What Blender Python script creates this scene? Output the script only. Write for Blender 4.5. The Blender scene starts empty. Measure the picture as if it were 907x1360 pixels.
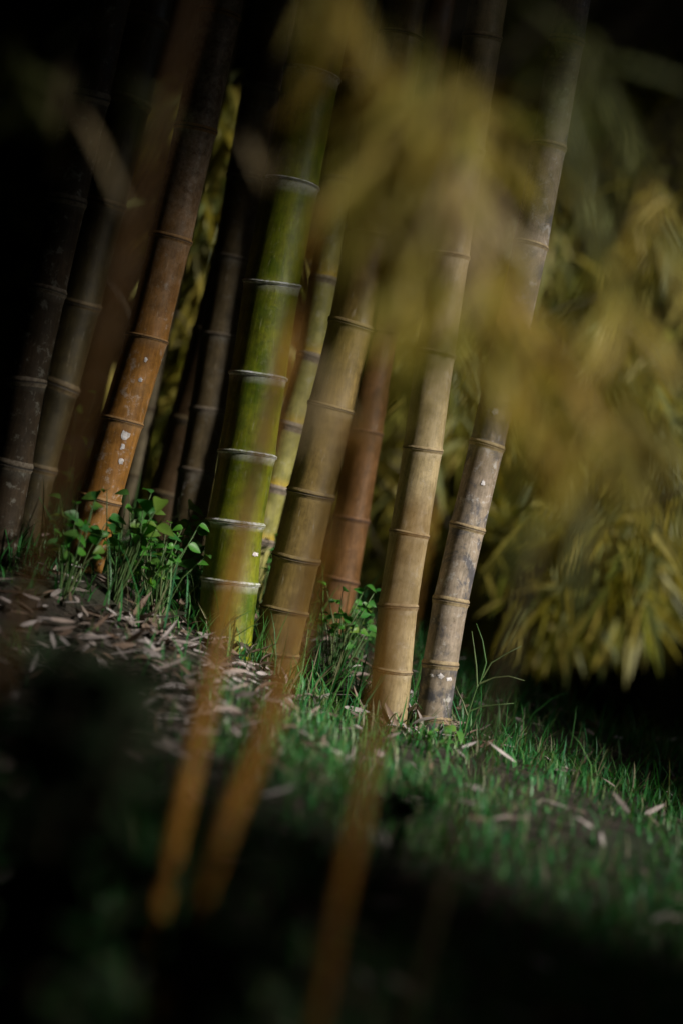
import bpy, math, random
import numpy as np
from mathutils import Vector, Matrix

random.seed(7)
RNG = np.random.default_rng(11)
SC = bpy.context.scene
COL = SC.collection

# ------------------------------------------------------------------ camera
CAM = Vector((0.0, 0.0, 0.78))
F_PX = 85.0 / 36.0 * 1360.0          # focal length in photo pixels
PITCH = math.radians(5.9)
ROLL = math.radians(12.5)
_fw = Vector((0, math.cos(PITCH), -math.sin(PITCH)))
_u0 = Vector((0, math.sin(PITCH), math.cos(PITCH)))
_r0 = Vector((1, 0, 0))
_rt = _r0 * math.cos(ROLL) + _u0 * math.sin(ROLL)
_up = -_r0 * math.sin(ROLL) + _u0 * math.cos(ROLL)
cd = bpy.data.cameras.new('camera')
cd.sensor_fit = 'VERTICAL'; cd.sensor_height = 36.0; cd.lens = 85.0
cd.clip_start = 0.05; cd.clip_end = 500
cd.dof.use_dof = True; cd.dof.focus_distance = 4.45; cd.dof.aperture_fstop = 1.2
cam = bpy.data.objects.new('camera', cd); COL.objects.link(cam)
cam.matrix_world = Matrix(((_rt.x, _up.x, -_fw.x, CAM.x), (_rt.y, _up.y, -_fw.y, CAM.y),
                           (_rt.z, _up.z, -_fw.z, CAM.z), (0, 0, 0, 1)))
SC.camera = cam

# ------------------------------------------------------------------ light
TO_SUN = Vector((0.74, -0.44, 0.56)).normalized()
w = bpy.data.worlds.new('World'); SC.world = w; w.use_nodes = True
nt = w.node_tree; nt.nodes.clear()
sky = nt.nodes.new('ShaderNodeTexSky'); sky.sky_type = 'NISHITA'; sky.sun_disc = False
sky.sun_elevation = math.asin(TO_SUN.z)
sky.sun_rotation = math.atan2(TO_SUN.x, TO_SUN.y)
bg = nt.nodes.new('ShaderNodeBackground'); bg.inputs[1].default_value = 0.05
wo = nt.nodes.new('ShaderNodeOutputWorld')
nt.links.new(sky.outputs[0], bg.inputs[0]); nt.links.new(bg.outputs[0], wo.inputs[0])
sd = bpy.data.lights.new('sun', 'SUN'); sd.energy = 5.0; sd.angle = math.radians(8); sd.color = (1.0, 0.93, 0.82)
sun = bpy.data.objects.new('sun', sd); COL.objects.link(sun)
sun.rotation_euler = TO_SUN.to_track_quat('Z', 'Y').to_euler(); sun.location = (6, -3, 6)
SC.view_settings.view_transform = 'Standard'; SC.view_settings.look = 'None'
SC.view_settings.gamma = 1.0; SC.view_settings.exposure = 0.68
SC.view_settings.use_curve_mapping = False
SC.cycles.max_bounces = 5; SC.cycles.diffuse_bounces = 2; SC.cycles.glossy_bounces = 2
SC.cycles.transmission_bounces = 3; SC.cycles.use_denoising = True
SC.cycles.sample_clamp_indirect = 4.0
SC.cycles.use_adaptive_sampling = False

# ------------------------------------------------------------------ helpers
def P(px, py, z):
    """photo pixel + distance along the view axis -> world point"""
    return CAM + z * (_fw + _rt * ((px - 453.5) / F_PX) + _up * ((680.0 - py) / F_PX))

def tag(o, label=None, cat=None, group=None, kind=None):
    if label: o['label'] = label
    if cat: o['category'] = cat
    if group: o['group'] = group
    if kind: o['kind'] = kind
    return o

def mesh(name, verts, faces, mat=None, smooth=True):
    me = bpy.data.meshes.new(name)
    me.from_pydata([tuple(v) for v in verts], [], faces)
    if smooth: me.polygons.foreach_set('use_smooth', [True] * len(me.polygons))
    if mat: me.materials.append(mat)
    me.update()
    return me

def np_mesh(name, V, loops, nper, mat):
    """V (n,3); loops flat vertex ids; nper loop counts"""
    me = bpy.data.meshes.new(name)
    me.vertices.add(len(V)); me.vertices.foreach_set('co', np.asarray(V, np.float32).ravel())
    me.loops.add(len(loops)); me.loops.foreach_set('vertex_index', np.asarray(loops, np.int32))
    me.polygons.add(len(nper))
    st = np.concatenate([[0], np.cumsum(nper)[:-1]]).astype(np.int32)
    me.polygons.foreach_set('loop_start', st)
    me.polygons.foreach_set('loop_total', np.asarray(nper, np.int32))
    me.polygons.foreach_set('use_smooth', np.ones(len(nper), bool))
    me.materials.append(mat)
    me.update(calc_edges=True); me.validate()
    return me

def obj(name, me, parent=None, loc=(0, 0, 0)):
    o = bpy.data.objects.new(name, me); COL.objects.link(o)
    o.location = loc
    if parent: o.parent = parent
    return o

def empty(name, loc):
    o = bpy.data.objects.new(name, None); COL.objects.link(o); o.location = loc
    o.empty_display_size = 0.05
    return o

def tube(pts, radii, sides=8):
    V, Fc = [], []
    n = len(pts)
    for i, p in enumerate(pts):
        d = (Vector(pts[min(i + 1, n - 1)]) - Vector(pts[max(i - 1, 0)])).normalized()
        a = d.orthogonal().normalized(); b = d.cross(a)
        if i and (a.dot(pa) < 0.98):
            a = (pa - d * pa.dot(d)).normalized(); b = d.cross(a)
        pa = a
        for k in range(sides):
            t = 2 * math.pi * k / sides
            V.append(Vector(p) + (a * math.cos(t) + b * math.sin(t)) * radii[i])
    for i in range(n - 1):
        for k in range(sides):
            k2 = (k + 1) % sides
            Fc.append((i * sides + k, i * sides + k2, (i + 1) * sides + k2, (i + 1) * sides + k))
    V.append(Vector(pts[-1])); e = len(V) - 1
    for k in range(sides): Fc.append(((n - 1) * sides + k, (n - 1) * sides + (k + 1) % sides, e))
    return V, Fc

# ------------------------------------------------------------------ materials
def new_mat(name):
    m = bpy.data.materials.new(name); m.use_nodes = True
    n = m.node_tree.nodes; n.clear()
    return m, n, m.node_tree.links

def ramp(n, stops, interp='LINEAR'):
    r = n.new('ShaderNodeValToRGB'); cr = r.color_ramp; cr.interpolation = interp
    while len(cr.elements) < len(stops): cr.elements.new(0.5)
    for e, (p, c) in zip(cr.elements, stops):
        e.position = p; e.color = (*c, 1) if len(c) == 3 else c
    return r

def mixrgb(n, l, fac, a, b, mode='MIX'):
    m = n.new('ShaderNodeMix'); m.data_type = 'RGBA'; m.blend_type = mode
    def put(s, v):
        if isinstance(v, (int, float)): s.default_value = v
        elif isinstance(v, tuple): s.default_value = (*v, 1)
        else: l.new(v, s)
    put(m.inputs[0], fac); put(m.inputs[6], a); put(m.inputs[7], b)
    return m.outputs[2]

def noise(n, l, vec, scale, detail=4, rough=0.55, dist=0.0):
    t = n.new('ShaderNodeTexNoise'); t.inputs['Scale'].default_value = scale
    t.inputs['Detail'].default_value = detail; t.inputs['Roughness'].default_value = rough
    t.inputs['Distortion'].default_value = dist
    if vec is not None: l.new(vec, t.inputs['Vector'])
    return t.outputs[0]

def culm_mat(name, lo, hi, band=(0.35, 0.34, 0.33), band_amt=0.5, above=None, above_amt=0.0,
             lichen=None, lichen_amt=0.0, dark=None, dark_amt=0.0, dark_at=.53, dark_scale=19, grey_top=0.0, rough=0.42, stripe=0.5):
    m, n, l = new_mat(name)
    geo = n.new('ShaderNodeNewGeometry'); tc = n.new('ShaderNodeTexCoord')
    mp = n.new('ShaderNodeMapping'); mp.inputs['Scale'].default_value = (1, 1, 0.035)
    l.new(geo.outputs['Position'], mp.inputs['Vector'])
    st = noise(n, l, mp.outputs[0], 260, 3, 0.6)
    st2 = noise(n, l, mp.outputs[0], 70, 3, 0.6)
    big = noise(n, l, geo.outputs['Position'], 14, 5, 0.6)
    fine = noise(n, l, geo.outputs['Position'], 150, 4, 0.65)
    r = ramp(n, [(0.30, lo), (0.72, hi)])
    s = n.new('ShaderNodeMath'); s.operation = 'ADD'
    a = n.new('ShaderNodeMath'); a.operation = 'MULTIPLY'; a.inputs[1].default_value = stripe * 0.5; l.new(st2, a.inputs[0])
    b = n.new('ShaderNodeMath'); b.operation = 'MULTIPLY'; b.inputs[1].default_value = 1 - stripe * 0.5; l.new(big, b.inputs[0])
    l.new(a.outputs[0], s.inputs[0]); l.new(b.outputs[0], s.inputs[1]); l.new(s.outputs[0], r.inputs[0])
    col = r.outputs[0]
    rs = ramp(n, [(0.35, (0.72, 0.72, 0.72)), (0.65, (1.1, 1.1, 1.1))]); l.new(st, rs.inputs[0])
    col = mixrgb(n, l, 0.85, col, rs.outputs[0], 'MULTIPLY')
    sep = n.new('ShaderNodeSeparateXYZ'); l.new(tc.outputs['Generated'], sep.inputs[0])
    gz = sep.outputs[2]
    if above:
        ra = ramp(n, [(0.02, (1, 1, 1)), (0.22, (0, 0, 0))]); l.new(gz, ra.inputs[0])
        ma = n.new('ShaderNodeMath'); ma.operation = 'MULTIPLY'; l.new(ra.outputs[0], ma.inputs[0]); ma.inputs[1].default_value = above_amt
        col = mixrgb(n, l, ma.outputs[0], col, above)
    if dark:
        rd = ramp(n, [(dark_at, (0, 0, 0)), (dark_at + .09, (1, 1, 1))]); l.new(noise(n, l, geo.outputs['Position'], dark_scale, 7, 0.7, 0.6), rd.inputs[0])
        md = n.new('ShaderNodeMath'); md.operation = 'MULTIPLY'; l.new(rd.outputs[0], md.inputs[0]); md.inputs[1].default_value = dark_amt
        col = mixrgb(n, l, md.outputs[0], col, dark)
    if lichen:
        rl = ramp(n, [(0.56, (0, 0, 0)), (0.64, (1, 1, 1))])
        nl = noise(n, l, geo.outputs['Position'], 48, 7, 0.72, 0.3); l.new(nl, rl.inputs[0])
        ml = n.new('ShaderNodeMath'); ml.operation = 'MULTIPLY'; l.new(rl.outputs[0], ml.inputs[0]); ml.inputs[1].default_value = lichen_amt
        col = mixrgb(n, l, ml.outputs[0], col, lichen)
    if grey_top:
        sz = n.new('ShaderNodeSeparateXYZ'); l.new(geo.outputs['Position'], sz.inputs[0])
        rg = ramp(n, [(0.55, (0, 0, 0)), (0.95, (grey_top,) * 3)]); l.new(sz.outputs[2], rg.inputs[0])
        gm = ramp(n, [(.38, (0.07, 0.055, 0.04)), (.62, (.30, .27, .24))]); l.new(noise(n, l, geo.outputs['Position'], 70, 7, .75), gm.inputs[0])
        col = mixrgb(n, l, rg.outputs[0], col, gm.outputs[0])
    # waxy bloom just below each node, and small specks of dirt
    rb = ramp(n, [(0.88, (0, 0, 0)), (0.985, (1, 1, 1))]); l.new(gz, rb.inputs[0])
    mb = n.new('ShaderNodeMath'); mb.operation = 'MULTIPLY'; l.new(rb.outputs[0], mb.inputs[0])
    mb2 = n.new('ShaderNodeMath'); mb2.operation = 'MULTIPLY'; l.new(fine, mb2.inputs[0]); mb2.inputs[1].default_value = 1.5 * band_amt
    l.new(mb2.outputs[0], mb.inputs[1])
    col = mixrgb(n, l, mb.outputs[0], col, band)
    # fine algae film and scuffs running along the culm
    rw_ = ramp(n, [(0.40, (0.62, 0.60, 0.52)), (0.56, (1.06, 1.04, 1.0))]); l.new(noise(n, l, geo.outputs['Position'], 34, 8, 0.75, .2), rw_.inputs[0])
    col = mixrgb(n, l, 0.75, col, rw_.outputs[0], 'MULTIPLY')
    mp2 = n.new('ShaderNodeMapping'); mp2.inputs['Scale'].default_value = (1, 1, 0.12); l.new(geo.outputs['Position'], mp2.inputs['Vector'])
    rq = ramp(n, [(0.62, (0, 0, 0)), (0.70, (.55, .55, .55))]); l.new(noise(n, l, mp2.outputs[0], 190, 4, 0.7), rq.inputs[0])
    col = mixrgb(n, l, rq.outputs[0], col, mixrgb(n, l, .5, hi, (.42, .40, .36)))
    rf = ramp(n, [(0.30, (0.55, 0.5, 0.45)), (0.42, (1, 1, 1))]); l.new(fine, rf.inputs[0])
    col = mixrgb(n, l, 0.7, col, rf.outputs[0], 'MULTIPLY')
    bs = n.new('ShaderNodeBsdfPrincipled'); l.new(col, bs.inputs['Base Color'])
    rr = ramp(n, [(0.3, (rough - .08,) * 3), (0.7, (rough + .2,) * 3)]); l.new(big, rr.inputs[0]); l.new(rr.outputs[0], bs.inputs['Roughness'])
    bs.inputs['Specular IOR Level'].default_value = 0.35
    bp = n.new('ShaderNodeBump'); bp.inputs['Strength'].default_value = 0.25; bp.inputs['Distance'].default_value = 0.002
    l.new(mixrgb(n, l, 0.4, st, fine), bp.inputs['Height']); l.new(bp.outputs[0], bs.inputs['Normal'])
    o = n.new('ShaderNodeOutputMaterial'); l.new(bs.outputs[0], o.inputs[0])
    return m

def ring_mat(name, col, speck=(0.2, 0.18, 0.16), groove=None):
    m, n, l = new_mat(name)
    geo = n.new('ShaderNodeNewGeometry'); tc = n.new('ShaderNodeTexCoord')
    r = ramp(n, [(0.38, speck), (0.58, col)]); l.new(noise(n, l, geo.outputs['Position'], 110, 6, 0.75), r.inputs[0])
    c = r.outputs[0]
    if groove:
        sep = n.new('ShaderNodeSeparateXYZ'); l.new(tc.outputs['Generated'], sep.inputs[0])
        g = ramp(n, [(0.34, (0, 0, 0)), (0.42, (1, 1, 1)), (0.50, (1, 1, 1)), (0.58, (0, 0, 0))]); l.new(sep.outputs[2], g.inputs[0])
        c = mixrgb(n, l, g.outputs[0], c, groove)
    bs = n.new('ShaderNodeBsdfPrincipled'); l.new(c, bs.inputs['Base Color']); bs.inputs['Roughness'].default_value = 0.7
    bp = n.new('ShaderNodeBump'); bp.inputs['Strength'].default_value = 0.4; bp.inputs['Distance'].default_value = 0.002
    l.new(noise(n, l, geo.outputs['Position'], 260, 3), bp.inputs['Height']); l.new(bp.outputs[0], bs.inputs['Normal'])
    o = n.new('ShaderNodeOutputMaterial'); l.new(bs.outputs[0], o.inputs[0])
    return m

def leaf_mat(name, cols, trans=0.4, rough=0.5, tcol=None, vein=True):
    """cols: list of colours spread over the random leaf value"""
    m, n, l = new_mat(name)
    geo = n.new('ShaderNodeNewGeometry'); oi = n.new('ShaderNodeObjectInfo')
    ad = n.new('ShaderNodeMath'); ad.operation = 'ADD'; l.new(geo.outputs['Random Per Island'], ad.inputs[0]); l.new(oi.outputs['Random'], ad.inputs[1])
    fr = n.new('ShaderNodeMath'); fr.operation = 'FRACT'; l.new(ad.outputs[0], fr.inputs[0])
    k = len(cols)
    r = ramp(n, [(i / max(1, k - 1), c) for i, c in enumerate(cols)]); l.new(fr.outputs[0], r.inputs[0])
    nz = ramp(n, [(0.3, (0.7, 0.7, 0.7)), (0.7, (1.15, 1.15, 1.15))]); l.new(noise(n, l, geo.outputs['Position'], 45, 3), nz.inputs[0])
    col = mixrgb(n, l, 0.8, r.outputs[0], nz.outputs[0], 'MULTIPLY')
    bs = n.new('ShaderNodeBsdfPrincipled'); l.new(col, bs.inputs['Base Color']); bs.inputs['Roughness'].default_value = rough
    bs.inputs['Specular IOR Level'].default_value = 0.3
    o = n.new('ShaderNodeOutputMaterial')
    if trans > 0:
        tr = n.new('ShaderNodeBsdfTranslucent')
        tint = mixrgb(n, l, 1.0, col, tcol or (1.2, 1.15, 0.6), 'MULTIPLY'); l.new(tint, tr.inputs[0])
        mx = n.new('ShaderNodeMixShader'); mx.inputs[0].default_value = trans
        l.new(bs.outputs[0], mx.inputs[1]); l.new(tr.outputs[0], mx.inputs[2]); l.new(mx.outputs[0], o.inputs[0])
    else:
        l.new(bs.outputs[0], o.inputs[0])
    return m

M_CANOPY = leaf_mat('canopy_leaf', [(0.05, 0.07, 0.02), (0.09, 0.09, 0.02), (0.06, 0.08, 0.02)], 0.12)
M_BACK = leaf_mat('background_leaf', [(0.13, 0.15, 0.014), (0.27, 0.22, 0.025), (0.10, 0.13, 0.02), (0.32, 0.26, 0.05), (0.17, 0.19, 0.07), (0.05, 0.07, 0.015)], 0.35)
M_GOLD = leaf_mat('golden_leaf', [(0.54, 0.41, 0.07), (0.38, 0.33, 0.035), (0.60, 0.47, 0.14), (0.20, 0.22, 0.03), (0.50, 0.33, 0.07), (0.26, 0.20, 0.04), (0.34, 0.32, 0.05)], 0.45)
M_PALE = leaf_mat('pale_leaf', [(0.36, 0.27, 0.15), (0.30, 0.24, 0.12)], 0.35)
M_OLIVE = leaf_mat('olive_leaf', [(0.10, 0.12, 0.03), (0.13, 0.14, 0.05)], 0.35)
M_WEED = leaf_mat('weed_leaf', [(0.06, 0.27, 0.04), (0.10, 0.31, 0.04), (0.04, 0.19, 0.05), (0.16, 0.27, 0.04), (0.05, 0.23, 0.06)], 0.4, 0.4, (1.1, 1.3, 0.5))
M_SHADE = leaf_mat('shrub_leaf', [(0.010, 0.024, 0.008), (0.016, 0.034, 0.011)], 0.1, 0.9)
M_GRASS = leaf_mat('grass_blade', [(0.03, 0.17, 0.045), (0.045, 0.22, 0.05), (0.035, 0.16, 0.07), (0.06, 0.23, 0.05), (0.10, 0.20, 0.06), (0.26, 0.23, 0.15)], 0.3, 0.45, (1.0, 1.3, 0.5))
M_DRY = leaf_mat('dry_leaf', [(0.42, 0.36, 0.34), (0.15, 0.10, 0.07), (0.56, 0.51, 0.52), (0.24, 0.17, 0.13), (0.11, 0.07, 0.05), (0.50, 0.45, 0.45), (0.08, 0.06, 0.045)], 0.15, 0.55, (1.1, 1.0, 0.8))
M_TWIG = ring_mat('twig_bark', (0.045, 0.035, 0.016), (0.025, 0.02, 0.01))
M_STEM = leaf_mat('weed_stem', [(0.06, 0.14, 0.04), (0.10, 0.12, 0.05)], 0.0)

def soil_mat():
    m, n, l = new_mat('soil')
    geo = n.new('ShaderNodeNewGeometry')
    r = ramp(n, [(0.3, (0.014, 0.010, 0.007)), (0.55, (0.034, 0.026, 0.018)), (0.75, (0.06, 0.05, 0.035))])
    l.new(noise(n, l, geo.outputs['Position'], 30, 8, 0.7), r.inputs[0])
    g = ramp(n, [(0.45, (0, 0, 0)), (0.6, (1, 1, 1))]); l.new(noise(n, l, geo.outputs['Position'], 4, 5, 0.6), g.inputs[0])
    col = mixrgb(n, l, g.outputs[0], r.outputs[0], (0.025, 0.045, 0.018))
    bs = n.new('ShaderNodeBsdfPrincipled'); l.new(col, bs.inputs['Base Color']); bs.inputs['Roughness'].default_value = 0.95
    bp = n.new('ShaderNodeBump'); bp.inputs['Strength'].default_value = 0.8; bp.inputs['Distance'].default_value = 0.02
    l.new(noise(n, l, geo.outputs['Position'], 60, 6, 0.7), bp.inputs['Height']); l.new(bp.outputs[0], bs.inputs['Normal'])
    o = n.new('ShaderNodeOutputMaterial'); l.new(bs.outputs[0], o.inputs[0])
    return m
M_SOIL = soil_mat()

# ------------------------------------------------------------------ culm survey
# every culm: name key, distance, width in photo px, node centres (photo px, top to bottom, last = foot)
CULMS = dict(
    G=(4.40, 72, [(448, -70), (414, 100), (386, 245), (361.5, 377), (343, 500), (328.5, 604), (313, 695), (306, 773), (300, 832)]),
    C=(4.42, 54, [(322, -130), (292, 20), (260, 172), (227, 317), (195, 450), (162, 560), (133, 663), (110, 750)]),
    A=(4.35, 48, [(153, -20), (121, 130), (90, 268), (63, 387), (36, 508), (18, 618), (-5, 745)]),
    Q=(4.65, 45, [(160, -110), (130, 40), (100, 180), (78, 310), (55, 430), (32, 550), (10, 660), (-8, 730)]),
    B=(4.75, 60, [(218, -90), (194, 30), (170, 137), (137, 270), (104, 403), (75, 512), (45, 620), (22, 720)]),
    D=(5.10, 26, [(300, 70), (258, 250), (234, 355), (212, 455), (196, 543), (179, 632), (166, 702)]),
    E=(5.08, 52, [(392, -60), (358, 125), (337, 230), (311, 335), (282, 445), (252, 560), (226, 660), (212, 725)]),
    X=(4.92, 48, [(392, -110), (368, -10), (346, 117), (326, 235), (309, 345), (292, 447), (277, 546), (262, 628), (243, 750)]),
    H=(4.80, 36, [(488, -50), (468, 100), (449, 240), (429, 372), (412, 475), (386, 567), (363, 649), (346, 719), (326, 805)]),
    I=(5.30, 16, [(500, 180), (474, 300), (446, 420), (420, 520), (397, 610), (378, 690), (360, 765)]),
    J=(4.48, 60, [(557, -100), (532, 50), (509, 190), (489, 315), (467, 432), (440, 542), (413, 656), (394, 741), (378, 811), (366, 868), (354, 932)]),
    K=(4.85, 46, [(590, -60), (558, 140), (530, 300), (505, 440), (484, 575), (466, 690), (452, 771), (436, 838)]),
    L=(4.42, 50, [(665, -110), (640, 50), (617, 200), (597, 340), (578, 470), (561, 597), (543, 709), (528, 806), (521, 890), (515, 955)]),
    M=(4.42, 45, [(776, -90), (752, 55), (728, 195), (704, 326), (674, 468), (646, 592), (620, 701), (598, 799), (584, 883), (574, 956), (572, 975)]),
)
FRONT = dict(   # thin culms standing close to the lens
    F1=(2.25, 17, [(290, -110), (215, 160), (145, 430), (72, 668), (28, 815), (-30, 1000), (-100, 1230)]),
    F2=(2.55, 25, [(425, 260), (395, 395), (360, 540), (326, 690), (290, 850), (255, 1010), (215, 1190)]),
    F3=(2.35, 30, [(468, 560), (430, 705), (388, 850), (347, 975), (300, 1090), (245, 1240)]),
    F4=(2.25, 22, [(562, 660), (536, 780), (505, 920), (478, 1060), (445, 1220), (410, 1400)]),
    F5=(2.4, 16, [(745, 585), (705, 740), (665, 900), (622, 1050), (585, 1185), (550, 1320)]),
)
# ------------------------------------------------------------------ terrain
CTRL = []
for k, (z, wpx, pts) in CULMS.items():
    if k in 'ACXGHJKLMD': CTRL.append((*P(*pts[-1], z), 1.0))
for (px, py, z) in [(640, 985, 4.5), (700, 992, 4.6), (800, 1018, 4.6), (907, 1052, 4.6), (1000, 1080, 4.6), (250, 850, 4.3), (450, 960, 4.25)]:
    CTRL.append((*P(px, py, z), 1.0))
for (x, y, h) in [(0, 2.4, .0), (1, 2.6, -.02), (-1, 2.6, .0), (0, 0, -.02), (2, 1, -.05), (-2, 1, 0), (0, -3, 0), (-2, 4, .08), (-2.5, 6.5, .2),
                  (-.8, 6.3, .15), (.5, 5.9, -.25), (1.1, 5.6, -.5), (1.8, 5.8, -.7), (1, 7, -.95), (1.7, 7.6, -1.0), (2.4, 7.4, -1.0), (.2, 8, -.7), (3, 4, -.1), (-5, 10, .3), (1, 9.5, -1.0), (4, 10, -1.0)]:
    CTRL.append((x, y, h, 1.0))
_cx = np.array([c[:2] for c in CTRL]); _ch = np.array([c[2] for c in CTRL])
def height(x, y):
    x = np.atleast_1d(np.asarray(x, float)); y = np.atleast_1d(np.asarray(y, float))
    d2 = (x[:, None] - _cx[:, 0]) ** 2 + (y[:, None] - _cx[:, 1]) ** 2
    wgt = 1.0 / (d2 + 0.012) ** 1.6
    h = (wgt * _ch).sum(1) / wgt.sum(1)
    return h + 0.006 * np.sin(x * 9 + y * 4) + 0.005 * np.sin(y * 13 - x * 6)
def hgt(x, y): return float(height(x, y)[0])

def ground_hit(px, py):
    d = (P(px, py, 1.0) - CAM)
    z = 1.0
    while z < 12:
        p = CAM + d * z
        if p.z <= hgt(p.x, p.y): return p
        z += 0.02
    return CAM + d * 6

def axis(lo, hi, fine_lo, fine_hi, step, nout):
    a = np.arange(fine_lo, fine_hi + 1e-6, step)
    left = fine_lo - np.geomspace(step * 2, fine_lo - lo, nout)[::-1] if fine_lo > lo else []
    right = fine_hi + np.geomspace(step * 2, hi - fine_hi, nout)
    return np.concatenate([left, a, right])
gx = axis(-150, 150, -2.2, 2.2, 0.045, 18); gy = axis(-150, 150, 1.5, 7.5, 0.045, 18)
XX, YY = np.meshgrid(gx, gy)
HH = height(XX.ravel(), YY.ravel())
far = np.clip((np.hypot(XX.ravel(), YY.ravel() - 4) - 8) / 10, 0, 1)
HH = HH * (1 - far)
V = np.stack([XX.ravel(), YY.ravel(), HH], 1)
nx, ny = len(gx), len(gy)
idx = np.arange(nx * ny).reshape(ny, nx)
Q4 = np.stack([idx[:-1, :-1], idx[:-1, 1:], idx[1:, 1:], idx[1:, :-1]], -1).reshape(-1, 4)
ground = obj('ground', np_mesh('ground', V, Q4.ravel(), np.full(len(Q4), 4), M_SOIL))
tag(ground, 'dark brown soil of the bamboo grove floor', 'ground', kind='structure')

# ------------------------------------------------------------------ foliage builders
def leaf_cloud(name, O, D, L, W, mat, fine=False, droop=0.25, N=None):
    """many leaf blades as one mesh. O origins (n,3), D directions (n,3), L lengths, W widths"""
    n = len(O)
    D = D / np.linalg.norm(D, axis=1, keepdims=True)
    R = RNG.normal(size=(n, 3)) if N is None else N
    S = np.cross(D, R); S /= np.linalg.norm(S, axis=1, keepdims=True) + 1e-9
    Nn = np.cross(S, D)
    if fine:
        us = [0, .18, .18, .5, .5, .8, .8, 1]; vs = [0, -.42, .42, -.5, .5, -.3, .3, 0]
        fl = [0, 1, 2, 1, 3, 4, 2, 3, 5, 6, 4, 5, 7, 6]; fp = [3, 4, 4, 3]
    else:
        us = [0, .42, .42, 1]; vs = [0, -.5, .5, 0]; fl = [0, 1, 3, 0, 3, 2]; fp = [3, 3]
    us = np.array(us); vs = np.array(vs); k = len(us)
    V = (O[:, None, :] + D[:, None, :] * (us[None, :, None] * L[:, None, None])
         + S[:, None, :] * (vs[None, :, None] * W[:, None, None])
         + Nn[:, None, :] * (np.abs(vs)[None, :, None] * 0.35 * W[:, None, None]))
    V[:, :, 2] -= droop * L[:, None] * us[None, :] ** 2
    loops = (np.array(fl)[None, :] + (np.arange(n) * k)[:, None]).ravel()
    return np_mesh(name, V.reshape(-1, 3), loops, np.tile(fp, n), mat)

# sun shafts: chosen spheres to light, leaves cut away from them towards the sun
SHAFTS = [(P(480, 640, 4.45), .42), (P(600, 700, 4.45), .42), (P(330, 700, 4.45), .38), (P(520, 900, 4.3), .42), (P(610, 1000, 4.25), .31),
          (P(430, 430, 4.45), .27), (P(190, 590, 4.45), .16), (P(290, 500, 4.9), .20), (P(200, 740, 4.4), .30), (P(670, 500, 4.4), .28), (P(410, 190, 4.4), .15), (P(300, 910, 4.0), .36),
          (P(440, 990, 3.75), .31), (P(490, 1040, 3.85), .22), (P(650, 1040, 4.1), .14),
          (P(560, 290, 2.3), .37), (P(700, 430, 2.3), .37), (P(820, 530, 2.35), .28), (P(480, 140, 2.3), .24), (P(400, 790, 2.35), .13), (P(330, 690, 2.55), .12), (P(500, 920, 2.25), .10), (P(110, 220, 2.55), .03),
          (P(720, 620, 6.5), .80), (P(780, 740, 6.3), .70), (P(260, 420, 5.9), .50), (P(520, 650, 6.4), .45), (P(740, 400, 6.8), .45)]
SHC = np.array([list(c) for c, r in SHAFTS]); SHR = np.array([r for c, r in SHAFTS]); SD = np.array(list(TO_SUN))
def shaded_keep(O):
    """True for leaves that leave the shafts free (soft rim)"""
    d = O[:, None, :] - SHC[None]
    t = d @ SD
    perp = np.linalg.norm(d - t[..., None] * SD, axis=2)
    jit = RNG.uniform(0.85, 1.25, size=perp.shape[0])[:, None]
    hit = (perp < SHR[None] * jit + .06) & (t > 0.25)
    return ~hit.any(1)

# ------------------------------------------------------------------ culms
def unit_internode():
    prof = [(0, 1.0), (.03, .985), (.10, .965), (.3, .955), (.6, .955), (.9, .965), (.97, .985), (1, 1.0)]
    s = 32; V, Fc = [], []
    for (z, r) in prof:
        for k in range(s):
            t = 2 * math.pi * k / s; V.append((r * math.cos(t), r * math.sin(t), z))
    for i in range(len(prof) - 1):
        for k in range(s):
            k2 = (k + 1) % s; Fc.append((i * s + k, i * s + k2, (i + 1) * s + k2, (i + 1) * s + k))
    return V, Fc
def unit_ring():
    prof = [(-.26, .975), (-.17, .99), (-.10, 1.015), (-.06, 1.04), (-.035, 1.035), (-.02, .995), (0.015, .995), (.05, 1.02), (.10, 1.035), (.16, 1.025), (.24, .985), (.30, .965)]
    s = 32; V, Fc = [], []
    for (z, r) in prof:
        for k in range(s):
            t = 2 * math.pi * k / s; V.append((r * math.cos(t), r * math.sin(t), z))
    for i in range(len(prof) - 1):
        for k in range(s):
            k2 = (k + 1) % s; Fc.append((i * s + k, i * s + k2, (i + 1) * s + k2, (i + 1) * s + k))
    return V, Fc
_iv = unit_internode(); _rv = unit_ring()

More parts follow.
